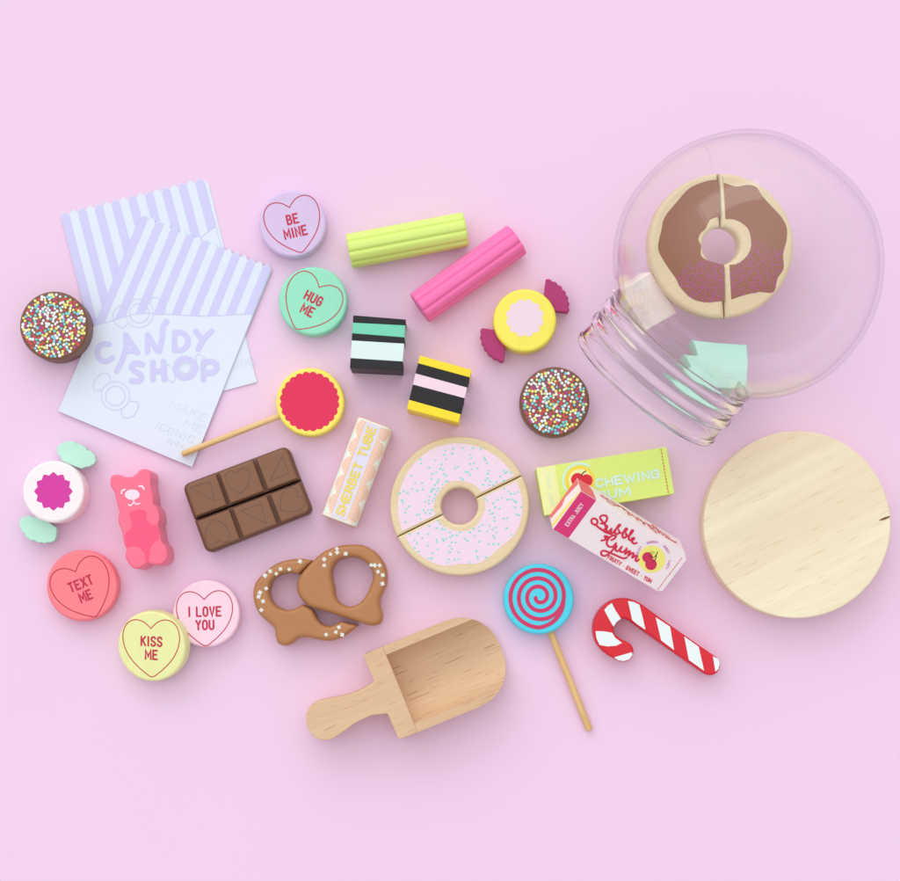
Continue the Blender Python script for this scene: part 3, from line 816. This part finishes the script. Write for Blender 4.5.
# ------------------------------------------------------------------ round wooden lid
pine = wood('pine_lid', (248, 236, 204), (241, 219, 187), (218, 182, 140), math.radians(27), 17, .32, .55, .6, 800)
t = Thing('wooden_disc', 'large round plain pine board with a small dark mark at its right edge', 'wooden disc', 795, 527)
t.add('board', prism(flat(34), [circle(797.2, 524.6, 93.6, 160)], 34, 1.6, 4), pine)
t.add('knot_mark', decal(flat(34), [smooth(Z(680, 410, 3.832, [(762, 424), (780, 412), (804, 406), (800, 413), (782, 421)]), 4)], .1), wood('knot', (150, 112, 80), (120, 84, 58), (60, 40, 30), .4))

# ------------------------------------------------------------------ scoop
beech = wood('beech_scoop', (228, 194, 158), (219, 181, 143), (170, 122, 90), math.radians(22.5), 45, .55, .6, .05, 900)
t = Thing('wooden_scoop', 'pale beech wood scoop with a short handle', 'scoop', 420, 680)
HS = 40
u0 = Vector((230+527/3.103, 520+526/3.103)); ua = math.radians(22.3)
U = Vector((math.cos(ua), -math.sin(ua))); V = Vector((math.sin(ua), math.cos(ua)))
P2 = lambda u, v: tuple(u0+U*u+V*v)
ps = flat(HS)
hd = [(0, -46), (-22, -46), (-20, -17)]
hd += smooth([(-22, -17), (-34, -14.5), (-52, -14.8), (-70, -18.5), (-84, -20), (-95, -14), (-100, 0), (-96, 13), (-85, 19.5), (-70, 18), (-52, 14), (-36, 13.5), (-21, 17)], 5, False)
hd += [(-20, 17), (-22, 46), (0, 46)]
hd = [P2(*x) for x in [(0.5, -46.2), (-19.5, -46.2), (-21, -45), (-20.5, -18)] + smooth([(-22, -17), (-36, -14.5), (-52, -15), (-68, -18), (-84, -20), (-95, -14), (-99.5, 0), (-96, 13), (-85, 19.5), (-70, 18), (-54, 14.2), (-38, 13.5), (-22, 17)], 5, False) + [(-20.5, 18), (-20, 45), (-18.5, 46.2), (0.5, 46.2)]]
t.add('handle', prism(ps, [hd], HS, .9, 3), beech)
WO, WI, DEP = 46.2, 37.5, 33.0
def uend(v):                                   # rounded front edge
    a = abs(v)/WO
    return 66 + 44*math.sqrt(max(0, 1-a**2.4))
def zt(v):
    if abs(v) >= WI: return HS
    R_ = (WI*WI+DEP*DEP)/(2*DEP)
    return HS-DEP+R_-math.sqrt(R_*R_-v*v) if True else HS
bm = bmesh.new(); vsamp = []
for k in range(97):
    v = -WO+2*WO*k/96; vsamp.append(v)
vsamp += [-WI-.01, -WI, WI, WI+.01]; vsamp = sorted(vsamp)
nu = 28; G = []; Bt = []
for v in vsamp:
    ue = uend(v); row = []; rb = []
    for j in range(nu+1):
        u = 0.5+(ue-.5)*j/nu
        q_ = P2(u, v); x, y = ps.p(*q_)
        row.append(bm.verts.new((x, y, zt(v)))); rb.append(bm.verts.new((x, y, 0)))
    G.append(row); Bt.append(rb)
for i in range(len(vsamp)-1):
    for j in range(nu):
        bm.faces.new((G[i][j], G[i][j+1], G[i+1][j+1], G[i+1][j])).smooth = True
        bm.faces.new((Bt[i][j], Bt[i+1][j], Bt[i+1][j+1], Bt[i][j+1]))
    bm.faces.new((G[i][nu], Bt[i][nu], Bt[i+1][nu], G[i+1][nu])).smooth = True
    bm.faces.new((G[i][0], G[i+1][0], Bt[i+1][0], Bt[i][0]))
for i in (0, -1):
    for j in range(nu): bm.faces.new((G[i][j], Bt[i][j], Bt[i][j+1], G[i][j+1]))
bmesh.ops.recalc_face_normals(bm, faces=bm.faces); bm.normal_update()
for e in bm.edges:
    if len(e.link_faces) == 2 and e.link_faces[0].normal.angle(e.link_faces[1].normal, 0) > .35: e.smooth = False
t.add('bowl', bm, beech)

# ------------------------------------------------------------------ paper bags
paper = paint('paper_white', (226, 233, 246), rough=.6, bump=.9, scale=5, var=.015, spec=.2)
lil = ink('paper_lilac', (208, 205, 244)); lil2 = ink('paper_line', (214, 214, 242)); gry = ink('paper_grey', (218, 226, 240))
bound = [(0, .57), (.093, .52), (.25, .44), (.43, .392), (.68, .335), (.92, .262), (1, .24)]
def vb(u):
    for (a, b), (c, d) in zip(bound, bound[1:]):
        if u <= c: return b+(d-b)*(u-a)/(c-a)
    return .24
NT = 17
def teeth(u): return .017*(1-abs(math.sin(math.pi*u*NT))**1.5)
def bag(label, q, z, shift, detail):
    cx = sum(p[0] for p in q)/4; cy = sum(p[1] for p in q)/4
    t = Thing('paper_bag', label, 'paper bag', cx, cy, 'flat striped paper candy bags')
    top = [bil(q, k/(NT*8), teeth(k/(NT*8))) for k in range(NT*8+1)]
    t.add('back_panel', prism(flat(z+.7), [[(x+shift[0], y+shift[1]) for x, y in top]+[q[2], q[3]]], .7), paper)
    t.add('front_panel', prism(flat(z+1.7), [top+[q[2], q[3]]], .7), paper)
    pl = flat(z+1.7); bms = []
    nb_ = 8.5
    for i in range(9):
        a = i/nb_; b = min(1, a+.5/nb_); us = [a+(b-a)*k/10 for k in range(11)]
        L = [bil(q, u, teeth(u)+.004) for u in us]+[bil(q, u, vb(u)) for u in reversed(us)]
        bms.append(decal(pl, [L], .1))
    t.add('stripes', merge(bms), lil)
    t.add('stripe_border', ribbons(pl, [smooth([bil(q, u, v) for u, v in bound], 5, False)], .8, .12), lil)
    return t, pl
qb = [(60, 213), (202.5, 177.5), (257, 382), (113, 420)]
t, pl = bag('striped white and lilac paper bag underneath, mostly covered by the front bag', qb, 0.2, (5, 2), False)
t.add('maker_lettering', ribbons(pl, text('ICONIC', 236, 365, 7, 5, 2.6, 15, .1, .6), .7, .3), gry)
qf = [(141.5, 213.5), (272, 266), (192, 467), (58, 411)]
t, pl = bag('striped white and lilac paper bag reading CANDY SHOP, lying on top', qf, 2.4, (.8, 1.2), True)
ZL = lambda pts: Z(80, 290, 5.18, pts)
sm = lambda pts: smooth(ZL(pts), 5, False)
big = [sm([(152, 283), (118, 280), (95, 303), (92, 340), (112, 366), (142, 368), (168, 352)]),
       sm([(237, 232), (238, 300), (218, 365), (190, 420)]), ZL([(237, 232), (268, 280), (298, 325)]), ZL([(236, 315), (285, 318)]),
       ZL([(350, 232), (350, 322)]), ZL([(350, 232), (400, 315)]), sm([(412, 318), (425, 250), (432, 190), (448, 164)]),
       ZL([(490, 222), (490, 310)]), sm([(490, 222), (530, 222), (556, 248), (556, 285), (530, 310), (490, 311)]),
       ZL([(600, 215), (632, 258)]), sm([(682, 214), (645, 250), (612, 306)]),
       sm([(322, 386), (286, 380), (268, 400), (286, 422), (310, 436), (318, 456), (300, 474), (268, 470)]),
       ZL([(378, 374), (378, 464)]), ZL([(432, 370), (436, 464)]), ZL([(378, 424), (436, 420)]),
       circle(*ZL([(545, 405)])[0], 9.6, 40)+[(ZL([(545, 405)])[0][0]+9.6, ZL([(545, 405)])[0][1])],
       ZL([(640, 372), (640, 464)]), sm([(640, 376), (680, 371), (706, 386), (706, 410), (685, 428), (642, 431)])]
t.add('name_lettering', ribbons(pl, big, 5.6, .06, 8), lil)
pic = []
def closed(L): return L+[L[0]]
for c, w in (((307, 120), [[(240, 90), (215, 78), (185, 95), (170, 140), (190, 180), (225, 195), (245, 175)], [(368, 65), (370, 42), (400, 38), (432, 62), (440, 105), (420, 125), (385, 125)]]),
             ((183, 548), [[(160, 480), (150, 440), (115, 432), (78, 465), (68, 500), (80, 522), (112, 515)], [(215, 615), (215, 645), (235, 662), (275, 650), (298, 615), (298, 580), (258, 575)]])):
    x, y = ZL([c])[0]; pic += [closed(circle(x, y, 14.2, 48)), closed(circle(x, y, 14.2*.86, 48)) if False else closed(star(x, y, 10, .9, 12, 'bump'))]
    pic += [smooth(ZL(a_), 5, False) for a_ in w]
x, y = ZL([(545, 405)])[0]
pic += [closed(star(x, y, 5.6, .8, 9, 'bump')), closed(smooth(ZL([(485, 420), (455, 385), (440, 420), (455, 460), (478, 478), (492, 455)]), 4)), closed(smooth(ZL([(600, 345), (620, 332), (648, 360), (640, 400), (622, 412), (606, 385)]), 4))]
t.add('candy_drawings', ribbons(pl, pic, .65, .34), lil2)
mk = text('MAKE', *ZL([(562, 628)])[0], 8, 7, 3, -20, .15, .6)+text('ME', *ZL([(590, 705)])[0], 7, 7, 3, -20, .15, .5)+text('ICONIC', *ZL([(492, 738)])[0], 7.5, 5.5, 3, -24, .1, 1.0)
mk += [smooth(ZL([(450, 790), (462, 770), (470, 800), (485, 778), (495, 808), (512, 785), (522, 812), (540, 795)]), 4, False)]
t.add('maker_lettering', ribbons(pl, mk, .6, .1), gry)

# ------------------------------------------------------------------ glass jar with what is in it
g = bpy.data.materials.new('clear_glass'); g.use_nodes = True
gb = g.node_tree.nodes['Principled BSDF']
gb.inputs['Base Color'].default_value = (1, 1, 1, 1); gb.inputs['Roughness'].default_value = 0.0
gb.inputs['Transmission Weight'].default_value = 1; gb.inputs['IOR'].default_value = 1.45
tilt = math.radians(20)
C = W(746, 268, 128)
ah = Vector((-.635, -.772, 0)).normalized(); ax = ah*math.cos(tilt)+Vector((0, 0, -math.sin(tilt)))
def lathe(C, ax, prof, n=160):
    bm = bmesh.new(); e1 = ax.cross(Vector((0, 0, 1))).normalized(); e2 = ax.cross(e1)
    Rr = []
    for s_, r in prof:
        if r < 1e-6: Rr.append([bm.verts.new(C+ax*s_)]); continue
        Rr.append([bm.verts.new(C+ax*s_+(e1*math.cos(2*math.pi*k/n)+e2*math.sin(2*math.pi*k/n))*r) for k in range(n)])
    for A_, B_2 in zip(Rr, Rr[1:]):
        for i in range(n):
            j = (i+1) % n
            if len(A_) == 1: f = bm.faces.new((A_[0], B_2[i], B_2[j]))
            elif len(B_2) == 1: f = bm.faces.new((A_[i], B_2[0], A_[j]))
            else: f = bm.faces.new((A_[i], B_2[i], B_2[j], A_[j]))
            f.smooth = True
    bmesh.ops.recalc_face_normals(bm, faces=bm.faces); return bm
outer = [(-122, 12), (-120, 32), (-113, 57), (-101, 77), (-83, 96), (-57, 113.5), (-27, 124), (5, 127), (32, 123), (56, 113), (74, 100), (86, 88), (93, 82)]
o2 = smooth(outer, 5, False)
neck = [(96, 81), (100, 81.2), (104, 83.3), (108, 83.3), (112, 81.2), (118, 81), (122, 83.3), (126, 83.3), (130, 81.2), (142, 81.2), (146, 83), (149.5, 82), (150, 80)]
n2 = smooth(neck, 4, False)
inner = [(148.5, 78), (120, 77.5), (98, 77.2), (92, 78.5), (84, 84.5), (72, 96), (54, 109), (31, 119), (5, 123), (-21, 121.5), (-55, 110), (-80, 93.5), (-98, 74), (-109.5, 55), (-116.3, 31), (-118.2, 12)]
i2 = smooth(inner, 5, False)
jar = Thing('glass_jar', 'clear glass jar lying on its side with a threaded mouth', 'glass jar', 725, 300)
thin = bpy.data.materials.new('thin_blown_glass'); thin.use_nodes = True
tn = thin.node_tree; tn.nodes.remove(tn.nodes['Principled BSDF'])
lw = tn.nodes.new('ShaderNodeLayerWeight'); lw.inputs[0].default_value = .5
pw = tn.nodes.new('ShaderNodeMath'); pw.operation = 'POWER'; pw.inputs[1].default_value = 4.0; tn.links.new(lw.outputs['Facing'], pw.inputs[0])
fr = tn.nodes.new('ShaderNodeMath'); fr.operation = 'MULTIPLY_ADD'; fr.inputs[1].default_value = .90; fr.inputs[2].default_value = .03; tn.links.new(pw.outputs[0], fr.inputs[0])
tr = tn.nodes.new('ShaderNodeBsdfTransparent')      # the wall swallows more light where one looks along it
pe = tn.nodes.new('ShaderNodeMath'); pe.operation = 'POWER'; pe.inputs[1].default_value = 9.0; tn.links.new(lw.outputs['Facing'], pe.inputs[0])
ce = tn.nodes.new('ShaderNodeMixRGB'); ce.inputs[1].default_value = (.995, .996, .996, 1); ce.inputs[2].default_value = (.50, .49, .56, 1)
tn.links.new(pe.outputs[0], ce.inputs[0]); tn.links.new(ce.outputs[0], tr.inputs[0])
gl = tn.nodes.new('ShaderNodeBsdfGlossy'); gl.inputs['Roughness'].default_value = .01; gl.inputs['Color'].default_value = (1, 1, 1, 1)
mx = tn.nodes.new('ShaderNodeMixShader'); tn.links.new(fr.outputs[0], mx.inputs[0]); tn.links.new(tr.outputs[0], mx.inputs[1])
tn.links.new(gl.outputs[0], mx.inputs[2]); tn.links.new(mx.outputs[0], tn.nodes['Material Output'].inputs[0])
jar.add('bowl', lathe(C, ax, [(-122.3, 0)]+o2), thin)
jar.add('bowl_inner_wall', lathe(C, ax, i2[next(i for i, q in enumerate(i2) if q[0] < 93):]+[(-118.5, 0)]), thin)
ni = [q for q in i2 if q[0] >= 93]
jar.add('threaded_neck', lathe(C, ax, [(93.2, 82)]+n2+ni+[(93.2, 78.3), (93.2, 82)]), g)

def tipped(px, py, h, nx, ny):
    n = Vector((nx, ny, 1)).normalized(); x = Vector((1, 0, 0)); x = (x-n*x.dot(n)).normalized(); y = n.cross(x)
    return Plane(frame(W(px, py, h), x, y, n))
t = Thing('candy_block', 'pale pink block inside the glass jar', 'toy candy', 646, 300, h=38)
pb = tipped(650, 302, 66, .5, -.15)
t.add('block', prism(pb, [rounded([(621, 291), (651, 272), (677, 313), (646, 331)], .8, 3)], 18, 1.0, 3), paint('paint_block_pink', (254, 236, 230)))
t = Thing('mint_candy', 'mint green candy with a zigzag end inside the glass jar', 'toy candy', 718, 366, h=28)
pm = tipped(718, 366, 56, .08, .1)
mz = Z(560, 260, 4.5, [(592, 360), (700, 372), (842, 382), (846, 470), (838, 580), (700, 575), (600, 560), (585, 540), (572, 515), (560, 490), (590, 482), (575, 450), (556, 425), (622, 432), (612, 398)])
t.add('candy', prism(pm, [rounded(mz, .3, 2)], 22, .8, 3), paint('paint_mint_candy', (190, 236, 218)))

# ------------------------------------------------------------------ light, camera, render
w = bpy.data.worlds.new('World'); scene.world = w; w.use_nodes = True
nt = w.node_tree; bg = nt.nodes['Background']
# a bright room: even white walls, a broad soft window side behind the top of the picture
tcw = nt.nodes.new('ShaderNodeTexCoord'); dt = nt.nodes.new('ShaderNodeVectorMath'); dt.operation = 'DOT_PRODUCT'
nt.links.new(tcw.outputs['Generated'], dt.inputs[0]); dt.inputs[1].default_value = Vector((-.22, .56, .80)).normalized()
mr = nt.nodes.new('ShaderNodeMapRange'); mr.interpolation_type = 'SMOOTHSTEP'
mr.inputs['From Min'].default_value = .35; mr.inputs['From Max'].default_value = 1.0
mr.inputs['To Min'].default_value = .60; mr.inputs['To Max'].default_value = 1.62
nt.links.new(dt.outputs['Value'], mr.inputs['Value']); nt.links.new(mr.outputs[0], bg.inputs[1])
bg.inputs[0].default_value = (.97, .98, 1.0, 1)
def lamp(name, loc, target, sx, sy, power, c):
    l = bpy.data.lights.new(name, 'AREA'); l.shape = 'RECTANGLE'; l.size = sx*S; l.size_y = sy*S; l.energy = power; l.color = c
    o = bpy.data.objects.new(name, l); col.objects.link(o); o.location = Vector(loc)*S
    o.rotation_euler = (Vector(target)-Vector(loc)).to_track_quat('-Z', 'Y').to_euler()
    return o
lamp('window_light', (-2400, 7600, 5400), (0, 0, 0), 7600, 3200, 27, (1, .985, .965))

cam = bpy.data.cameras.new('camera'); co = bpy.data.objects.new('camera', cam); col.objects.link(co)
co.location = Vector((0, -(NY-CY), H))*S
cam.sensor_fit = 'HORIZONTAL'; cam.sensor_width = 36; cam.lens = 36*H/900; cam.shift_y = (NY-CY)/900
cam.clip_start = .01; cam.clip_end = 20
scene.camera = co
scene.view_settings.view_transform = 'Standard'; scene.view_settings.look = 'None'
scene.view_settings.exposure = 0; scene.view_settings.gamma = 1
scene.cycles.max_bounces = 16; scene.cycles.transmission_bounces = 16; scene.cycles.transparent_max_bounces = 16
scene.cycles.caustics_refractive = True; scene.cycles.caustics_reflective = True
